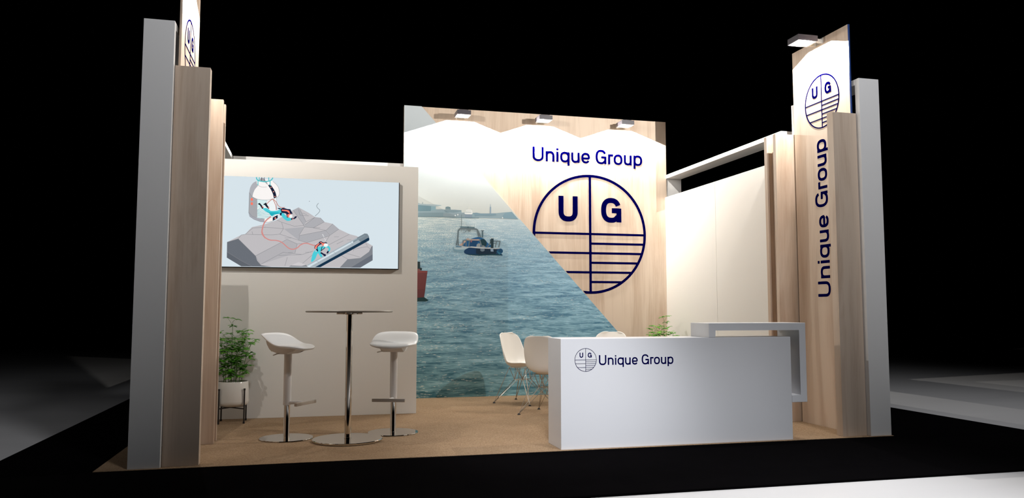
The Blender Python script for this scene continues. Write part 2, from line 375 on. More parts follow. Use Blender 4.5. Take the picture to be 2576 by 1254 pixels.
TV_ART = [
 ('c3c0c3',0,'-871,1805 -734,1883 -695,1891 -661,1934 -631,1967 -509,1998 -386,2048 -227,2156 -169,2188 -64,2133 0,2092 55,2084 97,2041 185,2023 250,1968 362,1917 437,1899 607,1796 609,1641 479,1560 -726,1558 -869,1645'),
 ('6c7179',0,'-871,1805 -763,1842 -589,1668 -570,1618 -534,1572 -428,1558 -726,1558 -869,1645'),
 ('62676f',0,'-870,1704 -727,1617 -621,1560 -726,1558 -869,1645'),
 ('83878e',0,'343,1646 478,1662 570,1731 593,1784 607,1796 609,1641 479,1560 266,1558'),
 ('6b717b',0,'608,1707 377,1559 479,1560 609,1641'),
 ('b1b1b6',0,'-313,1957 -111,1981 -159,1890 -158,1839'),
 ('b1b1b6',0,'-107,1981 -102,2004 0,2087 55,2084 97,2041 -16,1974'),
 ('b1b1b6',0,'122,1954 185,2023 250,1968 155,1898'),
 ('b1b1b6',0,'-154,1890 117,1951 150,1893 -76,1817 -153,1839'),
 ('b1b1b6',0,'-223,2156 -169,2188 -155,2167 -90,2038 -111,1995'),
 ('b6b4b8',0,'-589,1672 -279,1847 -175,1801 -195,1703 -534,1581'),
 ('8b8e94',0,'-255,1560 -233,1574 -125,1572 -81,1583 -62,1560'),
 ('d0cccf',0,'-233,1574 -158,1610 -81,1583 -125,1570'),
 ('85868b',3,'-871,1805 -763,1842 -589,1668 -534,1572'),
 ('85868b',3,'-763,1842 -734,1883 -695,1891 -436,1890 -352,1900 -317,1958 -508,1970'),
 ('85868b',3,'-695,1891 -622,1958 -491,1969'),
 ('85868b',3,'-630,1921 -621,1891'),
 ('85868b',3,'-352,1900 -158,1839 -76,1817 150,1893'),
 ('85868b',3,'-317,1958 -337,2026 -386,2048'),
 ('85868b',3,'-337,2026 -206,1986 -111,1999 -107,1981 57,1976'),
 ('85868b',3,'-223,2156 -111,1999'),
 ('85868b',3,'-169,2167 -154,2106 -64,2100'),
 ('85868b',3,'-155,2167 -90,2038 0,2087'),
 ('85868b',3,'0,2087 -102,2004'),
 ('85868b',3,'55,2084 97,2041 -16,1974'),
 ('85868b',3,'185,2023 117,1951 -16,1974'),
 ('85868b',3,'117,1951 155,1898 250,1968'),
 ('85868b',3,'-154,1890 117,1951'),
 ('85868b',3,'-154,1890 -158,1839'),
 ('85868b',3,'-159,1890 -107,1981'),
 ('85868b',3,'-589,1668 -279,1847 -175,1801 -195,1703'),
 ('85868b',3,'-175,1801 -76,1812'),
 ('85868b',3,'-534,1581 -316,1710 -123,1690 -11,1729'),
 ('85868b',3,'-123,1690 -360,1676'),
 ('85868b',3,'-271,1659 -295,1566'),
 ('85868b',3,'-117,1597 -10,1696'),
 ('85868b',3,'155,1898 115,1826'),
 ('85868b',3,'147,1798 362,1917'),
 ('85868b',3,'230,1809 298,1844'),
 ('85868b',3,'343,1646 478,1662 570,1731 593,1784 607,1796'),
 ('85868b',3,'255,1701 348,1649'),
 ('85868b',3,'328,1712 477,1672'),
 ('85868b',3,'402,1737 411,1756 476,1772 551,1787 579,1764'),
 ('85868b',3,'531,1825 550,1797'),
 ('85868b',3,'-868,1704 -727,1615 -621,1560'),
 ('85868b',3,'608,1707 377,1559'),
 ('8f9095',3,'-302,1861 -230,1862'),
 ('8f9095',3,'-263,1708 -218,1711'),
 ('8f9095',3,'201,1884 251,1886'),
 ('8f9095',3,'-92,1714 -29,1718'),
 ('8f9095',3,'-132,2130 -82,2113'),
 ('8f9095',3,'335,1854 381,1858'),
 ('98a3a8',6,'34,2240 30,2234 24,2227 19,2218 16,2211 16,2204 18,2199 22,2193 26,2187 31,2182 39,2176 45,2171 49,2164 49,2158 46,2151 42,2143 36,2136 28,2126 17,2116 7,2106 0,2100'),
 ('3c4650',0,'-56,2257 -57,2254 -59,2253 -62,2254 -63,2256 -62,2259 -59,2260 -57,2259'),
 ('f2f8f9',0,'-590,2262 -536,2255 -472,2258 -421,2274 -394,2289 -391,2158 -371,2113 -377,2068 -446,2054 -510,2058 -583,2067'),
 ('d8f1f2',0,'-587,2259 -493,2257 -492,2189 -585,2169'),
 ('5fb9bd',3,'-582,2146 -545,2181'),
 ('5fb9bd',3,'-582,2140 -531,2173'),
 ('5fb9bd',3,'-582,2133 -517,2164'),
 ('5fb9bd',3,'-581,2126 -503,2155'),
 ('5fb9bd',3,'-581,2119 -489,2146'),
 ('5fb9bd',3,'-581,2112 -474,2137'),
 ('5fb9bd',3,'-581,2106 -460,2128'),
 ('5fb9bd',3,'-581,2099 -446,2119'),
 ('5fb9bd',3,'-581,2092 -432,2110'),
 ('5fb9bd',3,'-580,2084 -418,2101'),
 ('5fb9bd',3,'-580,2075 -403,2092'),
 ('5fb9bd',3,'-580,2067 -392,2083'),
 ('5fb9bd',3,'-580,2058 -392,2074'),
 ('5fb9bd',3,'-580,2050 -392,2065'),
 ('fdf9f7',0,'-667,2330 -665,2342 -663,2358 -660,2375 -654,2391 -646,2408 -637,2422 -625,2432 -612,2441 -597,2449 -580,2457 -561,2466 -541,2471 -520,2472 -497,2471 -477,2468 -461,2464 -447,2460 -433,2453 -418,2442 -404,2428 -392,2414 -382,2400 -374,2384 -369,2369 -366,2355 -365,2342 -365,2330 -367,2319 -371,2309 -375,2301 -381,2294 -387,2288 -394,2283 -402,2279 -410,2277 -421,2274 -436,2268 -453,2262 -472,2258 -493,2255 -515,2254 -536,2255 -557,2258 -577,2262 -596,2267 -611,2273 -624,2279 -636,2286 -647,2295 -657,2306 -663,2313'),
 ('b3b4ba',0,'-667,2330 -665,2342 -663,2358 -660,2375 -654,2391 -646,2408 -637,2422 -624,2435 -609,2445 -597,2449 -589,2440 -583,2423 -582,2407 -588,2393 -599,2380 -609,2366 -616,2353 -621,2339 -626,2326 -630,2310 -632,2294 -636,2286 -645,2291 -656,2303 -663,2313'),
 ('aaabaf',0,'-666,2327 -636,2286 -589,2262 -584,2067 -634,2078 -664,2110 -667,2121'),
 ('a9abb3',0,'-666,2118 -634,2080 -583,2063 -507,2058 -509,2021 -552,2026 -612,2047 -655,2076'),
 ('fdf6f1',0,'-507,2058 -427,2072 -429,2035 -466,2023 -509,2021'),
 ('1b2239',0,'-427,2072 -378,2102 -377,2068 -426,2037'),
 ('f98f80',0,'-392,2067 -394,2062 -398,2058 -404,2058 -408,2061 -410,2067 -408,2072 -404,2075 -399,2076 -394,2072'),
 ('8d9096',3,'-666,2327 -661,2319 -654,2308 -646,2296 -636,2286 -626,2278 -614,2272 -602,2266 -589,2262 -577,2259 -564,2257 -550,2256 -536,2255 -521,2255 -504,2255 -487,2256 -472,2258 -458,2261 -444,2265 -432,2270 -421,2274 -412,2276 -406,2278 -400,2280 -394,2283 -388,2287 -382,2292 -377,2298 -373,2304 -370,2309 -367,2315 -366,2322 -365,2330 -366,2340 -367,2352 -369,2364 -372,2375 -375,2385 -379,2395 -385,2405 -392,2414 -401,2425 -414,2436 -425,2446 -433,2453'),
 ('8d9096',3,'-666,2327 -667,2116 -655,2076 -612,2047 -552,2026 -509,2021 -466,2023 -428,2035'),
 ('8d9096',3,'-666,2121 -634,2080 -583,2063'),
 ('9aa0a6',3,'-587,2262 -583,2067'),
 ('9aa0a6',3,'-393,2283 -390,2158'),
 ('a8b4b8',2,'-493,2257 -492,2211'),
 ('fdf9f7',0,'-597,2437 -595,2442 -591,2448 -584,2453 -572,2455 -557,2456 -541,2454 -526,2447 -510,2438 -497,2430 -489,2424 -484,2418 -482,2412 -483,2404 -488,2397 -496,2391 -509,2389 -524,2388 -539,2389 -554,2391 -568,2396 -580,2401 -588,2409 -593,2417 -597,2423'),
 ('a8a8ac',0,'-567,2470 -550,2489 -526,2483 -492,2439 -484,2413 -519,2446 -565,2454'),
 ('9b9b9f',3,'-597,2437 -597,2433 -596,2427 -594,2421 -591,2415 -585,2409 -578,2404 -569,2399 -561,2395 -553,2392 -545,2391 -537,2389 -529,2389 -519,2389 -509,2391 -500,2392 -494,2393'),
 ('1b2239',0,'-482,2410 -477,2413 -469,2418 -460,2418 -451,2411 -441,2398 -432,2384 -422,2370 -414,2355 -406,2340 -400,2321 -396,2302 -393,2289 -419,2274 -422,2284 -425,2300 -430,2316 -436,2332 -444,2350 -453,2366 -463,2383 -474,2399 -482,2410'),
 ('f0a090',0,'-446,2390 -447,2386 -452,2384 -456,2386 -458,2390 -456,2394 -452,2396 -448,2395'),
 ('f0a090',0,'-419,2345 -421,2340 -425,2338 -429,2340 -431,2344 -430,2349 -425,2351 -421,2349'),
 ('f0a090',0,'-403,2295 -405,2291 -409,2289 -413,2290 -415,2295 -413,2299 -409,2301 -405,2300'),
 ('53c4c9',11,'-601,2491 -596,2474 -587,2460 -568,2453 -519,2446 -466,2457 -449,2469 -439,2484 -437,2495'),
 ('53c4c9',8,'-583,2453 -582,2407'),
 ('53c4c9',8,'-462,2456 -461,2405'),
 ('53c4c9',8,'-570,2492 -573,2458'),
 ('53c4c9',8,'-477,2495 -475,2456'),
 ('3a3d46',5,'-547,2492 -546,2454'),
 ('3a3d46',5,'-521,2493 -520,2455'),
 ('ff7d68',0,'-627,2256 -628,2249 -631,2244 -636,2240 -641,2240 -646,2243 -649,2248 -651,2255 -650,2262 -647,2268 -642,2271 -637,2271 -632,2268 -629,2263'),
 ('ff7d68',0,'-626,2212 -627,2205 -630,2199 -635,2196 -640,2196 -645,2199 -648,2204 -650,2211 -649,2218 -646,2223 -641,2226 -636,2227 -631,2224 -628,2218'),
 ('c98a80',7,'-492,2209 -488,2215 -481,2223 -474,2233 -466,2241 -458,2248 -449,2256 -440,2262 -432,2265 -424,2263 -416,2258 -409,2251 -401,2243 -394,2233 -387,2220 -381,2208 -373,2198 -365,2191 -357,2186 -349,2182 -340,2180 -331,2179 -322,2180 -314,2182 -308,2183'),
 ('c98a80',7,'-429,2265 -423,2253 -415,2237 -407,2219 -400,2203 -397,2189 -395,2174 -394,2161 -393,2152'),
 ('d5908c',13,'-446,2083 -457,2073 -474,2058 -491,2041 -504,2024 -513,2006 -520,1987 -524,1968 -528,1950 -530,1936 -531,1923 -531,1912 -528,1900 -521,1887 -511,1873 -501,1862 -495,1853'),
 ('d5908c',11,'-529,1919 -526,1909 -521,1895 -514,1881 -506,1868 -495,1858 -482,1850 -468,1842 -452,1837 -435,1834 -417,1834 -398,1834 -381,1832 -367,1829 -354,1825 -341,1820 -327,1812 -312,1800 -295,1784 -279,1769 -264,1757 -251,1750 -240,1746 -229,1744 -219,1744 -207,1745 -196,1749 -185,1753 -174,1759 -165,1766 -157,1775 -149,1785 -139,1792 -127,1799 -114,1805 -100,1809 -85,1810 -67,1808 -47,1801 -27,1795 -12,1790 -2,1789 4,1789 8,1790 11,1791'),
 ('1c2530',0,'-581,2211 -560,2222 -540,2199 -519,2171 -534,2159 -545,2176 -559,2198'),
 ('1c2530',0,'-527,2207 -498,2228 -484,2200 -463,2173 -470,2160 -491,2178 -508,2200'),
 ('4fd0dc',0,'-531,2162 -524,2165 -513,2170 -502,2171 -491,2169 -480,2164 -470,2158 -462,2153 -456,2146 -448,2142 -433,2141 -415,2142 -399,2144 -388,2145 -380,2147 -372,2150 -362,2158 -353,2167 -345,2171 -343,2163 -342,2149 -339,2137 -332,2129 -322,2123 -312,2115 -303,2104 -294,2092 -284,2082 -269,2076 -254,2073 -243,2069 -239,2062 -240,2055 -245,2049 -255,2044 -269,2041 -283,2042 -296,2048 -309,2058 -322,2069 -334,2085 -347,2102 -360,2114 -375,2114 -390,2109 -404,2104 -416,2098 -426,2092 -436,2089 -442,2090 -447,2094 -452,2099 -455,2104 -458,2110 -463,2116 -474,2122 -488,2128 -501,2135 -513,2144 -524,2155 -531,2162'),
 ('27b3c2',0,'-501,2143 -463,2127 -372,2130 -360,2114 -404,2105 -436,2090 -452,2099 -463,2116'),
 ('1c2240',0,'-351,2165 -344,2169 -335,2174 -324,2177 -310,2175 -294,2170 -280,2166 -269,2166 -260,2166 -253,2165 -249,2161 -247,2156 -244,2148 -238,2138 -231,2126 -227,2118 -229,2116 -235,2118 -241,2117 -247,2109 -255,2098 -262,2088 -270,2081 -277,2076 -284,2076 -286,2086 -287,2102 -293,2116 -307,2121 -325,2123 -339,2128 -346,2140 -349,2155 -351,2165'),
 ('ff8673',0,'-340,2159 -288,2157 -263,2148 -255,2122 -268,2125 -285,2141 -337,2146'),
 ('1c2240',0,'-358,2119 -331,2131 -339,2114 -341,2094 -355,2100'),
 ('ff8673',0,'-280,2110 -252,2120 -244,2109 -267,2076 -281,2087'),
 ('f6fafa',0,'-228,2092 -231,2083 -237,2076 -245,2073 -254,2075 -261,2082 -263,2091 -261,2100 -255,2107 -246,2110 -237,2107 -231,2101'),
 ('1c2240',0,'-243,2069 -213,2075 -205,2090 -183,2095 -191,2073 -218,2058 -242,2053'),
 ('1c2240',0,'-383,2170 -367,2176 -345,2171 -362,2160'),
 ('f79a8e',0,'-523,2182 -525,2177 -529,2175 -534,2177 -536,2182 -534,2187 -529,2189 -525,2187'),
 ('f79a8e',0,'-463,2177 -465,2172 -470,2170 -474,2172 -476,2176 -475,2181 -470,2183 -465,2181'),
 ('f79a8e',0,'-217,2063 -219,2058 -223,2056 -228,2057 -230,2062 -228,2067 -224,2069 -219,2067'),
 ('f4f8fa',0,'-271,2179 -273,2175 -277,2175 -279,2179 -277,2182 -273,2182'),
 ('f4f8fa',0,'-255,2174 -257,2170 -260,2170 -262,2173 -261,2177 -257,2177'),
 ('f4f8fa',0,'-241,2166 -243,2162 -247,2162 -249,2165 -247,2169 -243,2169'),
 ('f4f8fa',0,'-233,2172 -235,2168 -238,2168 -240,2171 -239,2175 -235,2175'),
 ('aab6be',0,'-71,1579 520,1928 549,1925 566,1898 571,1862 60,1559 -39,1558'),
 ('7d8a93',0,'437,1878 520,1928 549,1925 566,1898 571,1862 494,1817'),
 ('d6e3ea',0,'-71,1569 63,1646 400,1845 521,1911 530,1902 401,1826 64,1626 -48,1557'),
 ('8797a0',0,'400,1845 521,1911 530,1902 401,1826'),
 ('17344d',0,'10,1558 563,1885 571,1869 568,1853 65,1559'),
 ('93a2ab',3,'21,1629 46,1612 52,1595'),
 ('93a2ab',3,'192,1728 218,1712 224,1695'),
 ('93a2ab',3,'366,1831 391,1815 398,1798'),
 ('4fd0dc',0,'-31,1613 -30,1619 -30,1629 -28,1642 -25,1659 -21,1680 -17,1698 -11,1711 -6,1722 1,1731 8,1736 15,1740 22,1744 27,1753 31,1764 36,1772 41,1776 47,1776 53,1776 60,1777 68,1776 75,1777 80,1778 84,1780 89,1781 98,1780 108,1778 118,1778 126,1781 132,1787 139,1789 147,1785 155,1778 161,1771 164,1765 165,1759 165,1753 164,1745 161,1736 158,1730 155,1728 151,1728 147,1728 144,1729 141,1731 140,1734 142,1739 145,1746 147,1752 146,1757 143,1760 140,1763 134,1766 128,1769 122,1770 116,1771 111,1770 104,1766 92,1758 78,1746 68,1736 64,1728 63,1722 65,1714 72,1702 81,1688 86,1677 82,1670 75,1665 66,1666 58,1678 48,1695 40,1706 35,1704 31,1695 26,1684 21,1671 16,1656 9,1643 2,1632 -7,1623 -15,1617 -22,1614 -27,1613 -31,1613'),
 ('1c2240',0,'0,1757 1,1765 2,1776 7,1786 17,1796 31,1805 42,1813 46,1819 47,1823 49,1826 54,1830 61,1833 68,1834 75,1831 81,1827 88,1823 99,1823 111,1824 121,1824 127,1821 132,1817 132,1813 124,1810 113,1807 103,1803 97,1795 93,1785 89,1781 85,1786 80,1796 74,1803 65,1801 55,1794 46,1787 39,1781 35,1774 32,1765 34,1752 38,1738 40,1728 38,1725 34,1725 29,1728 26,1733 22,1741 18,1748 12,1752 5,1755 0,1757'),
 ('ff8673',0,'5,1759 6,1765 8,1774 12,1783 22,1793 35,1804 46,1811 51,1813 53,1810 53,1806 48,1800 39,1792 32,1783 27,1773 22,1761 18,1753 13,1753 9,1756 5,1759'),
 ('ff8673',0,'56,1817 59,1820 62,1824 67,1827 72,1824 78,1819 85,1816 92,1815 100,1816 106,1816 110,1815 111,1813 110,1809 107,1802 101,1794 96,1788 92,1786 87,1786 84,1788 81,1794 78,1803 74,1810 68,1814 61,1816 56,1817'),
 ('f4fbfb',0,'140,1795 138,1787 134,1781 126,1777 118,1775 109,1776 102,1780 97,1786 95,1794 97,1801 102,1808 109,1812 117,1814 126,1812 133,1808 138,1802'),
 ('1c2240',0,'62,1706 70,1721 98,1703 119,1696 120,1678 105,1674 87,1692'),
 ('1c2240',0,'126,1715 137,1734 151,1730 144,1708 130,1704'),
 ('1c2240',7,'80,1781 72,1743 70,1732 111,1768'),
 ('f3ccd2',0,'27,1759 26,1755 22,1753 18,1755 16,1759 17,1763 21,1765 25,1763'),
 ('f3ccd2',0,'24,1726 23,1722 19,1720 15,1722 13,1726 14,1730 18,1732 23,1730'),
 ('f3ccd2',0,'21,1805 19,1801 15,1799 11,1801 10,1805 11,1809 15,1811 19,1809'),
 ('e8eaec',0,'91,1899 90,1896 86,1895 83,1897 83,1901 86,1903 90,1903'),
 ('e8eaec',0,'95,1892 93,1888 90,1888 87,1890 87,1894 90,1896 93,1895'),
 ('e8eaec',0,'101,1881 99,1877 95,1877 92,1879 92,1883 95,1885 99,1884'),
 ('e8eaec',0,'106,1861 105,1857 101,1856 98,1859 98,1862 101,1865 105,1864'),
 ('e8eaec',0,'114,1844 112,1841 109,1840 106,1842 106,1846 108,1848 112,1848'),
 ('e8eaec',0,'119,1850 118,1846 114,1845 111,1848 111,1852 114,1854 117,1853'),
 ('e8eaec',0,'87,1907 86,1903 82,1902 79,1904 79,1908 82,1911 86,1910'),
]
MURAL_ART = [
 ('8fa6b0',0,'1112,2386 1284,2403 1516,2410 1599,2413 1632,2408 1760,2411 1847,2407 1850,2376 1889,2378 2002,2378 2047,2382 2104,2373 2223,2377 2309,2382 2441,2400 2524,2407 2614,2309 2309,2313 2081,2312 1856,2309 1611,2313 1284,2309 1113,2307'),
 ('7f97a1',0,'1112,2354 1284,2359 1445,2364 1610,2369 1611,2313 1284,2309 1113,2307'),
 ('8b9da6',0,'1610,2361 1847,2371 1889,2372 1889,2312 1744,2312 1611,2313'),
 ('6f8f9c',0,'1111,2468 1283,2474 1510,2465 1511,2413 1450,2408 1445,2383 1284,2378 1112,2376'),
 ('86a7b3',0,'1450,2447 1510,2449 1511,2399 1450,2392'),
 ('9fb1b8',0,'1111,2485 1290,2485 1312,2475 1516,2471 1585,2465 1582,2458 1510,2446 1283,2458 1111,2457'),
 ('8a9ba2',9,'1337,2473 1342,2495'),
 ('71888f',0,'1635,2411 1640,2445 1671,2451 1701,2444 1707,2411'),
 ('7b919b',0,'1616,2407 1760,2411 1847,2407 1847,2393 1744,2373 1644,2376'),
 ('7f9dab',0,'2400,2348 2423,2383 2524,2407 2614,2309 2481,2312 2400,2320'),
 ('7d98a6',0,'2002,2373 2047,2382 2104,2373 2309,2378 2309,2351 2195,2342 2104,2345 2024,2331'),
 ('8496a6',0,'1892,2355 1985,2364 1993,2309 1892,2310'),
 ('8ba5af',0,'1985,2361 2024,2354 2013,2312 1993,2309'),
 ('e0e4e3',0,'1884,2369 1903,2384 1895,2394 1911,2400 1903,2411 1920,2419 1985,2418 1990,2397 1996,2370 1985,2357 1900,2356'),
 ('aab7ba',0,'1900,2389 1979,2389 1979,2380 1900,2379'),
 ('b4bfc1',0,'1911,2406 1982,2407 1982,2403 1911,2402'),
 ('cfd2cd',0,'1939,2421 1948,2480 1959,2421'),
 ('a9b3b5',5,'1920,2417 1921,2431'),
 ('a9b3b5',5,'1983,2418 1983,2431'),
 ('8ea3b3',0,'2223,2377 2224,2458 2230,2467 2231,2500 2236,2500 2238,2467 2243,2459 2243,2377'),
 ('dfe5e6',0,'1774,2335 1770,2325 1762,2325 1758,2335 1762,2344 1770,2345'),
 ('dfe5e6',0,'1807,2347 1804,2338 1796,2337 1792,2347 1796,2357 1803,2357'),
 ('dfe5e6',0,'1917,2367 1913,2357 1905,2357 1901,2367 1905,2377 1913,2377'),
 ('dfe5e6',0,'2406,2325 2402,2315 2394,2315 2390,2324 2394,2334 2402,2334'),
 ('627f8a',8,'1113,2307 1284,2309 1611,2313 1856,2310 2081,2313'),
 ('74868c',7,'1849,2351 1849,2187'),
 ('8fa0a5',5,'1848,2187 1848,2118'),
 ('98a8ad',3,'2020,2237 2019,2192'),
 ('7fa3b5',0,'1731,1917 1742,1920 1776,1923 1871,1925 1956,1922 1950,1908 1916,1891 1895,1876 1876,1863 1865,1853 1851,1848 1820,1853 1786,1862 1762,1868 1744,1878 1735,1899 1731,1917'),
 ('b4ccd6',0,'1751,1917 1792,1919 1846,1921 1905,1922 1946,1921 1938,1910 1906,1898 1868,1893 1826,1892 1789,1893 1761,1898 1752,1908 1751,1917'),
 ('0e3c66',0,'1881,1863 1884,1871 1889,1881 1896,1891 1907,1899 1921,1907 1936,1914 1952,1919 1969,1922 1987,1923 1998,1921 2011,1917 2047,1914 2131,1912 2239,1911 2322,1911 2357,1914 2366,1917 2373,1917 2384,1914 2393,1908 2399,1900 2402,1891 2403,1880 2401,1870 2394,1863 2384,1856 2378,1850 2387,1842 2400,1833 2394,1828 2355,1827 2298,1829 2240,1830 2190,1828 2140,1826 2088,1825 2027,1826 1964,1829 1917,1834 1894,1844 1886,1855 1881,1863'),
 ('08283f',0,'2042,1908 2322,1909 2322,1884 2307,1844 2088,1832 2042,1844'),
 ('15557f',0,'2401,1883 2399,1871 2392,1861 2382,1853 2370,1849 2356,1849 2344,1852 2333,1860 2327,1870 2324,1881 2327,1893 2333,1903 2344,1911 2356,1916 2369,1916 2382,1912 2392,1905 2399,1894'),
 ('0f4a70',0,'2393,1883 2390,1871 2383,1862 2373,1857 2363,1857 2353,1862 2346,1871 2343,1882 2346,1893 2353,1902 2362,1908 2373,1908 2383,1903 2390,1894'),
 ('2f7596',0,'2312,1884 2353,1834 2378,1850 2363,1865'),
 ('1a5f95',0,'1871,1940 1877,1952 1885,1969 1896,1985 1910,1998 1927,2010 1946,2021 1967,2031 1990,2040 2011,2047 2029,2053 2046,2057 2062,2060 2077,2061 2092,2060 2107,2057 2124,2050 2142,2041 2158,2030 2173,2016 2186,2000 2199,1986 2213,1977 2226,1970 2235,1962 2248,1952 2256,1941 2235,1932 2159,1926 2053,1922 1967,1922 1918,1926 1889,1934 1871,1940'),
 ('0f4673',0,'1956,2011 2077,2014 2047,1963 2037,1933 1956,1934'),
 ('123c48',0,'2103,2029 2116,2033 2136,2037 2153,2035 2166,2024 2177,2008 2184,1991 2185,1974 2182,1958 2174,1946 2157,1941 2135,1940 2118,1945 2109,1956 2105,1973 2103,1989 2101,2004 2102,2019 2103,2029'),
 ('c9a99a',0,'1816,1944 1861,1984 1916,2035 1951,2046 1936,2021 1896,1990 1856,1944'),
 ('b9a598',0,'1916,2030 2087,2034 2103,2027 2087,2014 1916,2015'),
 ('9aa2a6',0,'2052,1963 2077,1981 2103,1974 2098,1929 2047,1933'),
 ('8a949b',0,'2103,1935 2138,1955 2169,1936 2164,1916 2108,1915'),
 ('6d7f90',0,'2159,1896 2156,1886 2147,1878 2134,1873 2120,1873 2108,1877 2099,1885 2096,1895 2099,1904 2108,1912 2120,1917 2134,1917 2147,1913 2156,1905'),
 ('8fa6bd',0,'2235,1912 2271,1913 2276,1874 2238,1875'),
 ('8d6670',0,'1990,2004 1988,1995 1982,1989 1975,1989 1970,1995 1968,2004 1970,2013 1975,2019 1982,2019 1988,2014'),
 ('c7cfd2',0,'1771,1938 1856,1935 1956,1932 1982,1937 2240,1922 2353,1924 2363,1915 2312,1909 2088,1912 1946,1922 1776,1922'),
 ('4f7f9c',0,'1774,1938 1851,1935 1851,1925 1779,1924'),
 ('6c7d85',20,'1783,1948 1800,2032 1807,2137 1820,2157 1835,2166 2031,2166 2056,2158 2072,2133 2105,2059'),
 ('6c7d85',16,'1811,1944 1800,2072'),
 ('6c7d85',14,'2057,2148 2077,2064'),
 ('6c7d85',13,'1909,1931 1911,2015 1956,2011 1946,1931'),
 ('6c7d85',13,'1871,1940 1871,2009 1916,2023'),
 ('6c7d85',14,'2189,1926 2245,2005 2265,2013 2363,2012 2345,1932'),
 ('6c7d85',12,'2317,2011 2299,1931'),
 ('6c7d85',10,'2281,1983 2311,1986'),
 ('6c7d85',14,'2087,2029 2123,1935'),
 ('5f7d88',0,'1832,2196 1935,2196 2023,2192 2022,2176 1930,2177 1835,2179'),
 ('46626e',0,'1925,2195 1945,2196 1945,2177 1925,2178'),
 ('7a888b',0,'1925,2159 1976,2158 1961,2130 1935,2132'),
 ('7a8b92',6,'1925,2157 1920,2149 1912,2139 1904,2127 1895,2119 1886,2114 1876,2111 1867,2109 1860,2108'),
 ('55727e',18,'2128,2055 2128,2140'),
 ('5e6d74',0,'2105,2152 2153,2151 2138,2137 2120,2137'),
 ('1f3a45',0,'2242,2046 2277,2047 2275,1920 2240,1920'),
 ('2d4650',0,'2230,2035 2240,2035 2240,1982 2230,1987'),
 ('dbe4e8',0,'2199,1924 2232,1925 2232,1916 2199,1917'),
 ('0f4450',0,'1917,1834 2088,1832 2307,1844 2394,1833 2399,1825 2240,1827 2088,1817 1947,1825'),
 ('743f40',0,'1100,1598 1284,1612 1411,1611 1395,1482 1370,1274 1331,1267 1286,1261 1103,1257'),
 ('8a4a49',0,'1100,1598 1284,1612 1411,1611 1407,1589 1100,1571'),
 ('6a3a3c',0,'1102,1360 1385,1383 1370,1274 1286,1261 1103,1257'),
 ('26373d',0,'1098,1718 1283,1727 1314,1726 1315,1650 1339,1647 1337,1618 1100,1604'),
 ('8d5a58',0,'1284,1636 1308,1636 1322,1614 1284,1612'),
 ('1f3f42',0,'1103,1260 1286,1267 1370,1274 1430,1236 1397,1220 1104,1219'),
]


# ------------------------------------------------------------------ hall floor, black surround, carpet
bm = bmesh.new(); v = [bm.verts.new(p) for p in ((-45, -12, -0.02), (55, -12, -0.02), (55, 70, -0.02), (-45, 70, -0.02))]; bm.faces.new(v)
struct(obj('floor', bm, M['hall_floor']))
tag(obj('black_carpet', newbox(-2.22, 6.45, 4.56, 11.85, -0.02, -0.004, bev=0.002), M['black_carpet'], offset=(2.1, 8.2, -0.02)),
    'matt black carpet laid around the exhibition stand on the grey hall floor', 'carpet')
tag(obj('coir_carpet', newbox(-1.443, 5.0, 6.024, 10.30, -0.004, 0.0, bev=0.0015), M['carpet'], offset=(1.8, 8.1, -0.004)),
    'brown woven coir-look carpet inside the stand, under the stools and chairs', 'carpet')

# ------------------------------------------------------------------ back wall, mural, sign
X0, X1, YB, ZT = 1.092, 4.753, 10.03, 3.747
struct(obj('wall_back', newbox(X0, X1, YB, YB+0.05, 0, ZT, bev=0.002), M['wood'], offset=(2.92, YB, 0)))
mu = thing('mural', 'slanted harbour photo print with a blue boat on the sea, on the wooden wall', 'mural', (2.2, YB, 0))
def xdiag(z): return 1.322 + (3.745 - z)*(4.0 - 1.322)/(3.745 - 0.836)
bm = bmesh.new()
prism(bm, [(X0, 0.002), (xdiag(0.0)-0.02, 0.002), (xdiag(ZT+0.004), ZT+0.004), (X0, ZT+0.004)], lambda u, w, h: (u, YB - h, w), 0.007)
po = obj('printed_panel', bm, M['sea'], mu, offset=(2.2, YB, 0)); po.data.transform(Matrix.Translation((2.2, 0, 0))); po.location = (-2.2, 0, 0)
bm = bmesh.new(); mats = []
art(bm, MURAL_ART, YB - 0.0072, mats, False, 0.00004)
bmesh.ops.bisect_plane(bm, geom=bm.verts[:] + bm.edges[:] + bm.faces[:], plane_co=(X0+0.002, 0, 0), plane_no=(-1, 0, 0), clear_outer=True)
slope = (4.0 - 1.322)/(3.745 - 0.836)
bmesh.ops.bisect_plane(bm, geom=bm.verts[:] + bm.edges[:] + bm.faces[:], plane_co=(1.322, 0, 3.745), plane_no=(1, 0, slope), clear_outer=True)
obj('printed_scene', bm, mats, mu, offset=(2.2, YB, 0))

em = thing('emblem', 'large round navy emblem with two letters over bars, on the wooden back wall', 'emblem', (3.62, YB, 2.139))
emblem(em, lambda u, w, h: (3.62 + u, YB - 0.0006 - h, 2.139 + w), 0.81, 0.006, M['navy'], (3.62, YB, 2.139), clip=((1.322+0.004, 0, 3.745), (-1, 0, -slope)))
wm = thing('wall_lettering', 'raised blue company name letters across the wooden back wall above the emblem', 'lettering', (3.6, YB, 3.108))
wordmark(wm, lambda u, w, h: (2.813 + u, YB - h, 3.108 + w), 1.575, 0.006, M['navy'], (3.6, YB, 3.108))

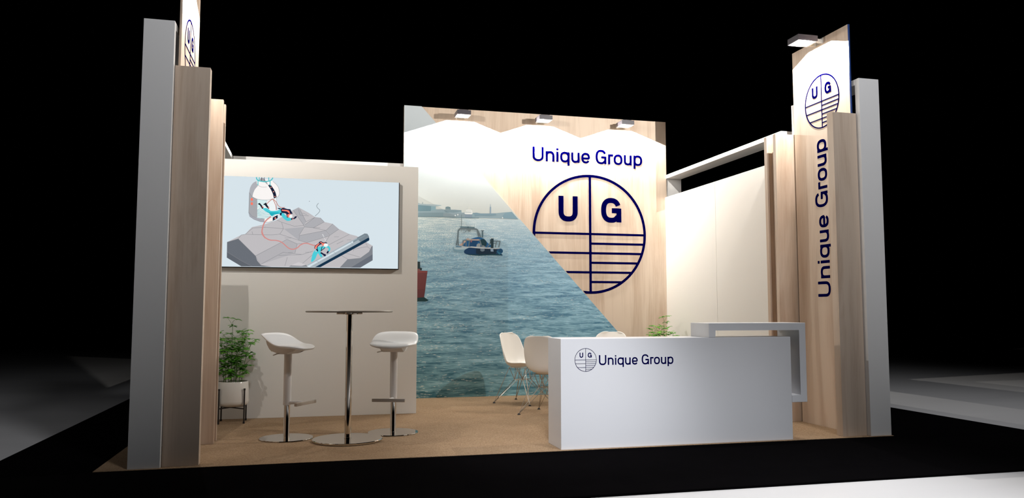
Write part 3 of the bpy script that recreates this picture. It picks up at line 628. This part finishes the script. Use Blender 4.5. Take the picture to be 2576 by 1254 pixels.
# ------------------------------------------------------------------ floodlights on arms
def bulb_light(name, wall, power=1.0, forward=1.0):
    """bulb with a lamp profile: wide batwing spread, cut off sharply towards the wall it is fixed to (wall = unit vector to the wall)"""
    L = bpy.data.lights.new(name, 'POINT'); L.energy = LAMP_POWER*power; L.color = LAMP_COLOR; L.shadow_soft_size = 0.004
    L.use_nodes = True; nt = L.node_tree; nt.nodes.clear()
    out = nt.nodes.new('ShaderNodeOutputLight'); em = nt.nodes.new('ShaderNodeEmission'); geo = nt.nodes.new('ShaderNodeNewGeometry'); sep = nt.nodes.new('ShaderNodeSeparateXYZ')
    nt.links.new(geo.outputs['Incoming'], sep.inputs[0])
    def mt(op, x, y):
        n = nt.nodes.new('ShaderNodeMath'); n.operation = op
        for i, v in enumerate((x, y)):
            if v is None: continue
            if isinstance(v, (int, float)): n.inputs[i].default_value = v
            else: nt.links.new(v, n.inputs[i])
        return n.outputs[0]
    SG = LAMP_SIGN
    X, Y, Z = (mt('MULTIPLY', o, SG) for o in sep.outputs)
    dy = mt('ADD', mt('MULTIPLY', X, wall[0]), mt('MULTIPLY', Y, wall[1]))
    dx = mt('ABSOLUTE', mt('ADD', mt('MULTIPLY', X, -wall[1]), mt('MULTIPLY', Y, wall[0])), None)
    down = mt('MULTIPLY', Z, -1.0)
    f = mt('ADD', mt('MULTIPLY', mt('POWER', mt('SUBTRACT', 1.0, mt('ABSOLUTE', Z, None)), LAMP_EXP), LAMP_WIDE), 1.0)
    f = mt('MULTIPLY', f, mt('SUBTRACT', 1.0, mt('MULTIPLY', mt('MAXIMUM', mt('MULTIPLY', dy, -1.0), 0.0), 1.0 - forward)))
    edge = mt('MAXIMUM', mt('MULTIPLY', dy, 0.101), mt('SUBTRACT', mt('MULTIPLY', dx, 0.35), mt('MULTIPLY', dy, 0.324)))
    on = mt('MAXIMUM', mt('GREATER_THAN', down, edge), mt('LESS_THAN', dy, 0.0))
    nt.links.new(mt('MULTIPLY', f, on), em.inputs['Strength']); nt.links.new(em.outputs[0], out.inputs[0])
    return L
def make_lamp(wall=(0, 1), power=1.0, forward=0.04):
    t = thing('arm_floodlight', 'x', 'lamp')
    a, d0, d1, h, k = 0.083, 0.085, 0.285, 0.048, 0.006
    bm = bmesh.new()
    box(bm, -a-k, a+k, -d1-k, -d0+k, h, h+0.010, 0.002)
    for x0, x1 in ((-a-k, -a), (a, a+k)): box(bm, x0, x1, -d1-k, -d0+k, 0, h+0.001)
    box(bm, -a, a, -d1-k, -d1, 0, h+0.001); box(bm, -a, a, -d0, -d0+k, 0, h+0.001)
    box(bm, -a*0.72, a*0.72, -d1+0.02, -d0-0.03, h+0.010, h+0.022, 0.003)
    obj('housing', bm, M['lamp_body'], t)
    bm = bmesh.new(); bm.faces.new([bm.verts.new(p) for p in ((-a, -d1, 0.002), (a, -d1, 0.002), (a, -d0, 0.002), (-a, -d0, 0.002))])
    obj('glass', bm, M['lamp_glass'], t)
    obj('slot', newbox(-0.050, 0.050, -0.190, -0.183, -0.001, 0.0015, bev=0), M['lamp_body'], t)
    bm = bmesh.new()
    box(bm, -0.06, 0.06, -0.006, 0.0, 0.0, 0.055, 0.001)
    for x in (-0.055, 0.052): box(bm, x, x+0.003, -d0+0.006, -0.005, -0.002, 0.040)
    box(bm, -0.05, 0.05, -0.07, -0.02, 0.030, 0.034, 0.001)
    obj('bracket', bm, M['lamp_white'], t)
    o = bpy.data.objects.new('bulb', bulb_light('bulb', wall, power, forward)); COL.objects.link(o); o.parent = t; o.location = (0, -0.148, -0.006)
    return t
lamp = make_lamp(); lamp.location = (1.825, YB, 3.607); lamp['group'] = 'floodlights above the signs'
lamp['label'] = 'arm floodlight on the back wall nearest the sea mural'
dup(lamp, (2.915, YB, 3.607), label='middle arm floodlight on the wooden back wall, above the lettering start')
dup(lamp, (4.068, YB, 3.607), label='arm floodlight at the right end of the wooden back wall')
XR, XL = 4.745, -0.984
l2 = make_lamp((1, 0), 1.22, 1.0); l2.location = (XR, 6.545, 3.690); l2.rotation_euler = (0, 0, -PI/2)
l2['group'] = lamp['group']; l2['label'] = 'arm floodlight sticking out from the tall sign panel by the counter'
l3 = make_lamp((-1, 0), 0.66, 1.0); l3.location = (XL, 6.545, 3.690); l3.rotation_euler = (0, 0, PI/2)
l3['group'] = lamp['group']; l3['label'] = 'arm floodlight on the tall sign panel behind the grey left column'

# ------------------------------------------------------------------ side groups: portal frame, wood boards, tall sign panel (mirror about x = MX)
MX = 1.881
def mir(x, s): return x if s > 0 else 2*MX - x
def bx(s, x0, x1, *r, bev=0.003):
    a, b = sorted((mir(x0, s), mir(x1, s))); return newbox(a, b, *r, bev=bev)
for s, side in ((1, 'right'), (-1, 'left')):
    near = 'beside the counter' if s > 0 else 'by the bar table end'
    B = (mir(4.887, s), 6.07, 0)
    t = thing('portal_frame', 'tall white portal frame standing at the stand front, ' + ('right of the counter' if s > 0 else 'left edge, grey in shade'), 'frame', B)
    obj('front_post', bx(s, 4.782, 4.993, 6.045, 6.100, 0, 3.22), M['white'], t, offset=B)
    obj('top_beam', bx(s, 4.782, 4.993, 6.101, 7.01, 3.166, 3.22), M['white'], t, offset=B)
    obj('back_post', bx(s, 4.766, 4.98, 7.012, 7.066, 0, 3.22), M['white'], t, offset=B)
    B = (mir(4.66, s), 6.13, 0)
    bm = bmesh.new()
    prism(bm, [(mir(4.535, s), 6.095), (mir(4.779, s), 6.095), (mir(4.779, s), 6.116), (mir(4.560, s), 6.116), (mir(4.560, s), 6.180), (mir(4.535, s), 6.180)], lambda u, w, h: (u, w, h), 2.902)
    tag(obj('wood_board', bm, M['wood'], offset=B),
        'front maple board standing against the ' + ('right white portal post, behind the counter end' if s > 0 else 'left grey portal post, in shade'), 'board')
    # tall sign panel
    xp = XR if s > 0 else XL; B = (xp, 6.56, 0)
    t = thing('sign_panel', ('tall maple sign panel with vertical company name beside the counter' if s > 0 else 'tall sign panel seen edge-on behind the left grey column'), 'sign', B)
    x0, x1 = sorted((xp, xp + s*0.017))
    obj('board', newbox(x0, x1, 6.126, 6.994, 0, 3.748, bev=0.001), M['wood'], t, offset=B)
    obj('edge_strip', newbox(x0 + 0.001, x1, 6.119, 6.1255, 0, 3.747, bev=0), M['navy_edge'] if s > 0 else M['wood'], t, offset=B)
    fm = (lambda u, w, h: (XR - h, 6.536 - u, 3.13 + w)) if s > 0 else (lambda u, w, h: (XL + h, 6.53 + u, 3.13 + w))
    e = bpy.data.objects.new('emblem', None); COL.objects.link(e); e.parent = t
    emblem(e, fm, 0.264, 0.003, M['navy'], B)
    fm2 = (lambda u, w, h: (XR - h, 6.491 + w, 1.236 + u)) if s > 0 else (lambda u, w, h: (XL + h, 6.60 - w, 1.236 + u))
    wmk = bpy.data.objects.new('lettering', None); COL.objects.link(wmk); wmk.parent = t
    wordmark(wmk, fm2, 1.522, 0.003, M['navy'], B)
    # inner wooden fins
    for i, (y0, y1) in enumerate(((7.018, 7.066), (7.178, 7.228))):
        xa = 4.540 if i == 0 else 4.538
        B = (mir(4.65, s), y0, 0)
        tag(obj('wood_fin', bx(s, xa, 4.764, y0, y1, 0, 2.905), M['wood'], offset=B),
            ('first' if i == 0 else 'second') + ' upright maple fin ' + ('right of the white wall panels' if s > 0 else 'at the left end of the screen wall') + (', nearer the front' if i == 0 else ', behind the first fin'), 'board')
    B = (mir(4.68, s), 7.12, 0)
    tag(obj('wood_filler', bx(s, 4.60, 4.764, 7.068, 7.176, 0, 2.745), M['wood'], offset=B), 'lower maple filler board recessed between the two upright fins, ' + ('right side' if s > 0 else 'left side'), 'board')
    # side frame running to the back
    B = (mir(4.865, s), 8.5, 0)
    t = thing('side_frame', 'white flat frame rail running back along the ' + ('white right wall to the wooden wall' if s > 0 else 'storage room to its rear corner'), 'frame', B)
    obj('top_rail', bx(s, 4.750, 4.980, 7.240, 10.03, 2.945, 2.995), M['white'], t, offset=B)
    obj('front_post', bx(s, 4.768, 4.980, 7.232, 7.282, 0, 2.944), M['white'], t, offset=B)
    obj('back_post', bx(s, 4.756, 4.980, 10.035, 10.085, 0, 2.994), M['white'], t, offset=B)
# right white wall, two panels with a fine seam
W = thing('wall_right', 'white wall of two tall panels', 'wall', (4.74, 8.6, 0)); del W['label']; del W['category']; W['kind'] = 'structure'
for y0, y1 in ((7.232, 8.6245), (8.6285, 10.028)): obj('panel', newbox(4.729, 4.766, y0, y1, 0, 2.676, bev=0.0015), M['white_wall'], W, offset=(4.74, 8.6, 0))
obj('seam', newbox(4.734, 4.760, 8.6248, 8.6282, 0, 2.67, bev=0), M['seam'], W, offset=(4.74, 8.6, 0))
# storage room on the left: television wall, side walls, back
struct(obj('wall_screen', newbox(-0.984, 1.097, 8.577, 8.617, 0, 2.681, bev=0.002), M['white_wall'], offset=(0.05, 8.577, 0)))
struct(obj('wall_left', newbox(-0.985, -0.967, 7.232, 8.575, 0, 2.676, bev=0.001), M['white_wall'], offset=(-0.97, 7.9, 0)))
struct(obj('wall_storage_side', newbox(1.056, 1.09, 8.618, 10.04, 0, 2.68, bev=0.001), M['white_wall'], offset=(1.07, 9.3, 0)))
struct(obj('wall_storage_left', newbox(-0.985, -0.967, 8.618, 10.06, 0, 2.676, bev=0.001), M['white_wall'], offset=(-0.97, 9.3, 0)))
struct(obj('wall_storage_back', newbox(-0.985, 1.055, 10.07, 10.11, 0, 2.904, bev=0.001), M['white_wall'], offset=(0.05, 10.07, 0)))
tag(obj('back_rail', newbox(-0.985, 1.0905, 10.062, 10.29, 2.905, 2.995), M['white'], offset=(0.05, 10.1, 2.945)), 'white flat rail along the rear of the storage room, showing above the screen wall', 'frame')

# ------------------------------------------------------------------ television
B = (-0.02, 8.5765, 1.55)
tv = thing('television', 'wide flat screen showing a diving illustration, hung on the pale wall', 'television', B)
obj('casing', newbox(-0.925, 0.888, 8.531, 8.5765, 1.545, 2.494, bev=0.002), M['bezel'], tv, offset=B)
bm = bmesh.new(); mats = [flat_mat('dae7ee', True)]
v = [bm.verts.new(p) for p in ((-0.921, 8.5305, 1.5535), (0.880, 8.5305, 1.5535), (0.880, 8.5305, 2.4935), (-0.921, 8.5305, 2.4935))]; bm.faces.new(v)
art(bm, TV_ART, 8.5305, mats, True, 0.00004)
for co, no in (((0, 0, 2.4935), (0, 0, 1)), ((0, 0, 1.5535), (0, 0, -1))):
    bmesh.ops.bisect_plane(bm, geom=bm.verts[:] + bm.edges[:] + bm.faces[:], plane_co=co, plane_no=no, clear_outer=True)
obj('screen', bm, mats, tv, offset=B)

# ------------------------------------------------------------------ reception counter
B = (2.97, 6.22, 0)
ct = thing('reception_counter', 'white reception counter with company logo and raised open corner loop', 'counter', B)
obj('body', newbox(1.927, 4.009, 6.052, 6.402, 0, 0.877, bev=0.004), M['counter'], ct, offset=B)
bm = bmesh.new()
prof = [(3.233, 0.8772), (3.233, 0.997), (4.158, 0.997), (4.158, 0.315), (4.0095, 0.315), (4.0095, 0.376), (4.096, 0.376), (4.096, 0.936), (3.294, 0.936), (3.294, 0.8772)]
prism(bm, prof, lambda u, w, h: (u, 6.050 + h, w), 0.33)
bmesh.ops.bevel(bm, geom=bm.edges[:], offset=0.002, segments=1, affect='EDGES')
obj('loop', bm, M['counter'], ct, offset=B)
lg = bpy.data.objects.new('logo', None); COL.objects.link(lg); lg.parent = ct
emblem(lg, lambda u, w, h: (2.137 + u, 6.052 - h, 0.7055 + w), 0.0935, 0.0008, M['navy'], B)
wordmark(lg, lambda u, w, h: (2.251 + u, 6.052 - h, 0.663 + w), 0.654, 0.0008, M['navy'], B)

# ------------------------------------------------------------------ bar table
B = (0.305, 6.93, 0)
bt = thing('bar_table', 'tall round bar table on chrome column between the two white stools', 'table', B)
obj('base', lathe(bmesh.new(), [(0.270, 0), (0.292, 0.002), (0.295, 0.006), (0.295, 0.016), (0.290, 0.020), (0.05, 0.022)], B[0], B[1], 72), M['chrome'], bt, True, B)
obj('column', lathe(bmesh.new(), [(0.030, 0.022), (0.030, 0.03), (0.0275, 0.032), (0.0275, 1.072)], B[0], B[1], 32), M['chrome'], bt, True, B)
bm = lathe(bmesh.new(), [(0.055, 1.068), (0.058, 1.072), (0.058, 1.0855)], B[0], B[1], 40)
for i in range(4):
    c, s_ = math.cos(i*PI/2+0.5), math.sin(i*PI/2+0.5)
    tube(bm, [(B[0]+c*0.03, B[1]+s_*0.03, 1.078), (B[0]+c*0.125, B[1]+s_*0.125, 1.078)], 0.0075, 8)
obj('mounting_plate', bm, M['satin'], bt, True, B)
obj('table_top', lathe(bmesh.new(), [(0.355, 1.086), (0.366, 1.088), (0.368, 1.092), (0.368, 1.097), (0.365, 1.1005)], B[0], B[1], 96), M['table_top'], bt, True, B)

# ------------------------------------------------------------------ bar stools (front = +x locally)
def stool_seat():
    bm = bmesh.new(); NR, NA = 9, 48; top = []
    def zt(x, y):
        t = min(1.0, max(0.0, (-x + 0.05)/0.235))
        back = 0.108*t*t*(3-2*t)
        front = -0.014*max(0.0, (x-0.08)/0.12)**2
        return 0.806 + back + front + 0.010*(abs(y)/0.2)**2*(1-t)
    def pt(k, a):
        r = k/NR; c, s = math.cos(a), math.sin(a); e = 2.8
        x = (0.212 if c > 0 else 0.215)*math.copysign(abs(c)**(2/e), c); y = 0.218*math.copysign(abs(s)**(2/e), s)
        x *= r; y *= r*(1 - 0.10*max(0, x/0.21)**2 - 0.06*max(0, -x/0.21)**3)
        return x, y
    c0 = bm.verts.new((0, 0, zt(0, 0))); cb = bm.verts.new((0, 0, zt(0, 0) - 0.034)); T, Bt = [], []
    for k in range(1, NR+1):
        drop = 0.012*(k/NR)**7
        T.append([]); Bt.append([])
        for i in range(NA):
            x, y = pt(k, 2*PI*i/NA); z = zt(x, y)
            T[-1].append(bm.verts.new((x, y, z - drop)))
            Bt[-1].append(bm.verts.new((x*0.975, y*0.97, z - 0.034 + 0.004*(k/NR)**6)))
    for i in range(NA):
        j = (i+1) % NA
        bm.faces.new((c0, T[0][i], T[0][j])); bm.faces.new((cb, Bt[0][j], Bt[0][i]))
        for k in range(NR-1):
            bm.faces.new((T[k][i], T[k+1][i], T[k+1][j], T[k][j])); bm.faces.new((Bt[k][i], Bt[k][j], Bt[k+1][j], Bt[k+1][i]))
        bm.faces.new((T[-1][i], Bt[-1][i], Bt[-1][j], T[-1][j]))
    return bm
def make_stool():
    t = thing('bar_stool', 'x', 'stool')
    obj('base', lathe(bmesh.new(), [(0.21, 0), (0.224, 0.0015), (0.226, 0.005), (0.224, 0.010), (0.05, 0.013)], seg=64), M['chrome'], t, True)
    obj('column', lathe(bmesh.new(), [(0.027, 0.013), (0.026, 0.016), (0.026, 0.300)], seg=28), M['chrome'], t, True)
    obj('sleeve', lathe(bmesh.new(), [(0.031, 0.286), (0.0335, 0.288), (0.0335, 0.60), (0.033, 0.730)], seg=32), M['sleeve'], t, True)
    bm = bmesh.new()
    tube(bm, [(0.03, 0, 0.308), (0.12, 0, 0.312), (0.175, 0, 0.312)], 0.015, 10, 0.012)
    obj('footrest_arm', bm, M['sleeve'], t, True)
    obj('footrest', newbox(0.172, 0.198, -0.148, 0.148, 0.296, 0.326, bev=0.005), M['footrest'], t, True)
    bm = bmesh.new()
    prism(bm, [(-0.165, 0.845), (-0.150, 0.800), (-0.120, 0.775), (-0.115, 0.752), (-0.055, 0.745), (-0.040, 0.728), (0.050, 0.728), (0.065, 0.744), (0.130, 0.757), (0.140, 0.782), (0.06, 0.790), (-0.04, 0.795), (-0.11, 0.815)], lambda u, w, h: (u, -0.10 + h, w), 0.20)
    bmesh.ops.bevel(bm, geom=bm.edges[:], offset=0.006, segments=2, affect='EDGES')
    obj('seat_bracket', bm, M['sleeve'], t, True)
    bm = bmesh.new(); tube(bm, [(-0.02, -0.05, 0.742), (-0.03, -0.12, 0.732), (-0.035, -0.165, 0.722)], 0.0055, 8)
    obj('lever', bm, M['sleeve'], t, True)
    o = obj('seat', stool_seat(), M['seat_white'], t, True)
    md = o.modifiers.new('smooth', 'SUBSURF'); md.levels = md.render_levels = 1
    return t
st = make_stool(); st.location = (-0.203, 7.17, 0); st.rotation_euler = (0, 0, math.radians(-33)); st['group'] = 'white bar stools'
st['label'] = 'white bar stool left of the bar table, beside the potted plant'
dup(st, (0.722, 7.268, 0), (0, 0, math.radians(-109)), 'white bar stool right of the bar table, in front of the wall edge')

# ------------------------------------------------------------------ wire-based shell chairs (front = +y locally) and their round table
def make_chair():
    t = thing('shell_chair', 'x', 'chair')
    prof = [(0.225, 0.425, 0.165), (0.20, 0.442, 0.205), (0.14, 0.443, 0.226), (0.05, 0.433, 0.232), (-0.05, 0.424, 0.232), (-0.12, 0.428, 0.230), (-0.165, 0.450, 0.228), (-0.19, 0.495, 0.226), (-0.205, 0.56, 0.224), (-0.220, 0.64, 0.220), (-0.236, 0.72, 0.210), (-0.248, 0.785, 0.190), (-0.254, 0.818, 0.160), (-0.257, 0.834, 0.105)]
    bm = bmesh.new(); NU = 12; rows = []
    for k, (y, z, w) in enumerate(prof):
        f = k/(len(prof)-1); row = []
        for i in range(NU+1):
            u = -1 + 2*i/NU; e = abs(u)**2.6
            seat = max(0, 1 - f*2.0); mid = max(0, 1 - abs(f-0.5)*2.6); back = max(0, (f-0.42)*1.7)
            row.append(bm.verts.new((u*w, y + e*(0.060*min(back, 1)*(1 if f < .9 else .5) + 0.085*mid), z + e*(0.045*min(1, seat*1.4)*(1 if k > 0 else .4) + 0.075*mid))))
        rows.append(row)
    for a, b in zip(rows, rows[1:]):
        for i in range(NU): bm.faces.new((a[i], a[i+1], b[i+1], b[i]))
    o = obj('shell', bm, M['chair_shell'], t, True)
    md = o.modifiers.new('smooth', 'SUBSURF'); md.levels = md.render_levels = 2
    md = o.modifiers.new('thick', 'SOLIDIFY'); md.thickness = 0.010; md.offset = 0
    F = [(sx*0.232, sy*0.255, 0.012) for sx, sy in ((-1, -1), (1, -1), (1, 1), (-1, 1))]
    Mt = [(sx*0.115, sy*0.115, 0.424) for sx, sy in ((-1, -1), (1, -1), (1, 1), (-1, 1))]
    R = [(sx*0.085, sy*0.060, 0.280) for sx, sy in ((-1, -1), (1, -1), (1, 1), (-1, 1))]
    for i in range(4):
        bm = bmesh.new()
        tube(bm, [F[i], Mt[i]], 0.0036, 6)
        sx = 1 if F[i][0] > 0 else -1
        tube(bm, [(F[i][0], F[i][1], 0.012), R[i]], 0.0042, 6)
        tube(bm, [(F[i][0], F[i][1], 0.012), R[i ^ 1]], 0.0036, 6) if False else tube(bm, [(F[i][0], F[i][1], 0.012), (R[i][0]*0.1, R[i][1], 0.280)], 0.0036, 6)
        leg = obj('leg', bm, M['satin'], t, True)
        obj('rubber_foot', lathe(bmesh.new(), [(0.017, 0), (0.016, 0.006), (0.009, 0.014), (0.004, 0.017)], F[i][0], F[i][1], 14), M['rubber'], leg, True)
    bm = bmesh.new()
    for i in range(4):
        j = (i+1) % 4
        tube(bm, [R[i], R[j]], 0.0042, 6)
        mid = ((Mt[i][0]+Mt[j][0])/2*0.9, (Mt[i][1]+Mt[j][1])/2*0.9, 0.418)
        tube(bm, [R[i], Mt[i]], 0.0036, 6); tube(bm, [R[i], mid], 0.0036, 6); tube(bm, [R[j], mid], 0.0036, 6)
    tube(bm, [Mt[0], Mt[1]], 0.004, 6); tube(bm, [Mt[2], Mt[3]], 0.004, 6); tube(bm, [Mt[0], Mt[3]], 0.004, 6); tube(bm, [Mt[1], Mt[2]], 0.004, 6)
    obj('wire_frame', bm, M['satin'], t, True)
    return t
ch = make_chair(); ch['group'] = 'white shell chairs around the meeting table'
def face(dx, dy): return (0, 0, math.atan2(-dx, dy))
ch.location = (2.461, 9.243, 0); ch.rotation_euler = face(0.66, -0.75); ch['label'] = 'white shell chair on wire legs, leftmost one, facing the counter side'
dup(ch, (2.482, 8.232, 0), face(0.65, 0.76), 'white shell chair seen from behind, partly hidden by the counter end')
dup(ch, (3.56, 9.30, 0), face(-0.62, -0.78), 'white shell chair of which only the top shows above the counter')
B = (3.03, 8.80, 0)
mt = thing('meeting_table', 'low round meeting table hidden behind the counter, white base edge showing', 'table', B)
obj('base', lathe(bmesh.new(), [(0.34, 0), (0.36, 0.003), (0.36, 0.012), (0.05, 0.02)], B[0], B[1], 48), M['seat_white'], mt, True, B)
obj('column', lathe(bmesh.new(), [(0.035, 0.02), (0.035, 0.70)], B[0], B[1], 24), M['chrome'], mt, True, B)
obj('table_top', lathe(bmesh.new(), [(0.39, 0.70), (0.40, 0.705), (0.40, 0.722), (0.395, 0.726)], B[0], B[1], 64), M['table_top'], mt, True, B)

# ------------------------------------------------------------------ potted plants
def leaflet(bm, base, d, up, L, w):
    d = d.normalized(); s = d.cross(up).normalized(); n = s.cross(d).normalized()
    pts = []
    for f, ww, dz in ((0, 0.04, 0), (0.25, 0.8, 0.02), (0.55, 1.0, 0.0), (0.82, 0.55, -0.06), (1.0, 0.03, -0.13)):
        c = base + d*L*f + n*L*dz
        pts.append((bm.verts.new(c + s*w*ww - n*w*0.12), bm.verts.new(c + n*w*0.18*(1 if 0 < f < 1 else 0)), bm.verts.new(c - s*w*ww - n*w*0.12)))
    for a, b in zip(pts, pts[1:]):
        bm.faces.new((a[0], a[1], b[1], b[0])); bm.faces.new((a[1], a[2], b[2], b[1]))
def make_plant():
    t = thing('potted_plant', 'x', 'plant')
    prof = [(0.05, 0.158), (0.10, 0.160), (0.132, 0.170), (0.150, 0.190), (0.154, 0.215), (0.150, 0.30), (0.143, 0.40), (0.140, 0.404), (0.134, 0.402), (0.132, 0.37), (0.02, 0.37)]
    obj('pot', lathe(bmesh.new(), prof, seg=56), M['ceramic'], t, True)
    obj('soil', lathe(bmesh.new(), [(0.131, 0.3705), (0.10, 0.380), (0.01, 0.384)], seg=32), M['soil'], t, True)
    h = 0.118
    legs = [(-h, -h), (h, -h), (h, h), (-h, h)]
    sd = thing('plant_stand', 'x', 'y'); del sd['label']; del sd['category']; sd.parent = t
    for x, y in legs:
        bm = bmesh.new(); box(bm, x-0.0065, x+0.0065, y-0.0065, y+0.0065, 0, 0.335, 0.001); box(bm, x-0.009, x+0.009, y-0.009, y+0.009, 0, 0.02, 0.002); box(bm, x-0.009, x+0.009, y-0.009, y+0.009, 0.322, 0.34, 0.002)
        obj('leg', bm, M['black_metal'], sd)
    bm = bmesh.new()
    for a, b in ((0, 2), (1, 3)): tube(bm, [(legs[a][0], legs[a][1], 0.148 - 0.006*(a == 1)), (0, 0, 0.150 - 0.006*(a == 1)), (legs[b][0], legs[b][1], 0.148 - 0.006*(a == 1))], 0.006, 6)
    obj('crossbar', bm, M['black_metal'], sd)
    rnd = random.Random(21); stems = bmesh.new(); lv = bmesh.new()
    specs = [(-0.02, 0.0, 0.62, 0.00, 0.0), (0.055, 0.02, 0.50, 0.05, 0.02), (-0.07, -0.03, 0.43, -0.05, -0.03), (0.03, -0.06, 0.47, 0.06, -0.05), (-0.05, 0.06, 0.46, -0.04, 0.05), (0.08, -0.02, 0.42, 0.09, -0.03), (0.0, 0.07, 0.44, 0.03, 0.08), (-0.09, 0.02, 0.32, -0.07, 0.0), (0.02, 0.02, 0.36, 0.02, -0.02)]
    for k, (x, y, H, lx, ly) in enumerate(specs):
        def P(f): return Vector((x + lx*f*f, y + ly*f*f, 0.37 + H*f))
        tube(stems, [P(i/8) for i in range(9)], 0.0048 if k == 0 else 0.0036, 6, 0.0016)
        nb = 15 if k == 0 else 13; ang = rnd.random()*6
        for b in range(nb):
            f = 0.14 + 0.86*b/(nb-1); p = P(f); ang += 2.4 + rnd.uniform(-.4, .4)
            el = rnd.uniform(0.1, 0.7) + 0.35*f; Lp = rnd.uniform(0.05, 0.115)*(1.25 - 0.45*f)
            if k == 0 and f > 0.55 and rnd.random() < 0.35: continue
            d = Vector((math.cos(ang)*math.cos(el), math.sin(ang)*math.cos(el), math.sin(el)))
            q = p + d*Lp; m = p + d*Lp*0.5 + Vector((0, 0, 0.006))
            tube(stems, [p, m, q], 0.0018, 5, 0.0011)
            nl = rnd.choice((5, 5, 6, 7)); a0 = rnd.random()*6
            for i in range(nl):
                a = a0 + 2*PI*i/nl; dl = Vector((math.cos(a), math.sin(a), rnd.uniform(-0.55, 0.2)))
                dl = (dl + d*0.35).normalized()
                s0 = q + dl*0.006
                tube(stems, [q, s0], 0.001, 4)
                leaflet(lv, s0, dl, Vector((0, 0, 1)), rnd.uniform(0.034, 0.058), rnd.uniform(0.012, 0.019))
    obj('stems', stems, M['stem'], t, True)
    obj('foliage', lv, M['leaf'], t, True)
    return t
pl = make_plant(); pl.location = (-0.755, 8.33, 0); pl['group'] = 'green potted plants'
pl['label'] = 'green leafy plant in white pot on black stand beside the screen wall'
dup(pl, (4.44, 9.55, 0), (0, 0, 2.1), 'green leafy plant whose top shows above the counter, by the white right wall')
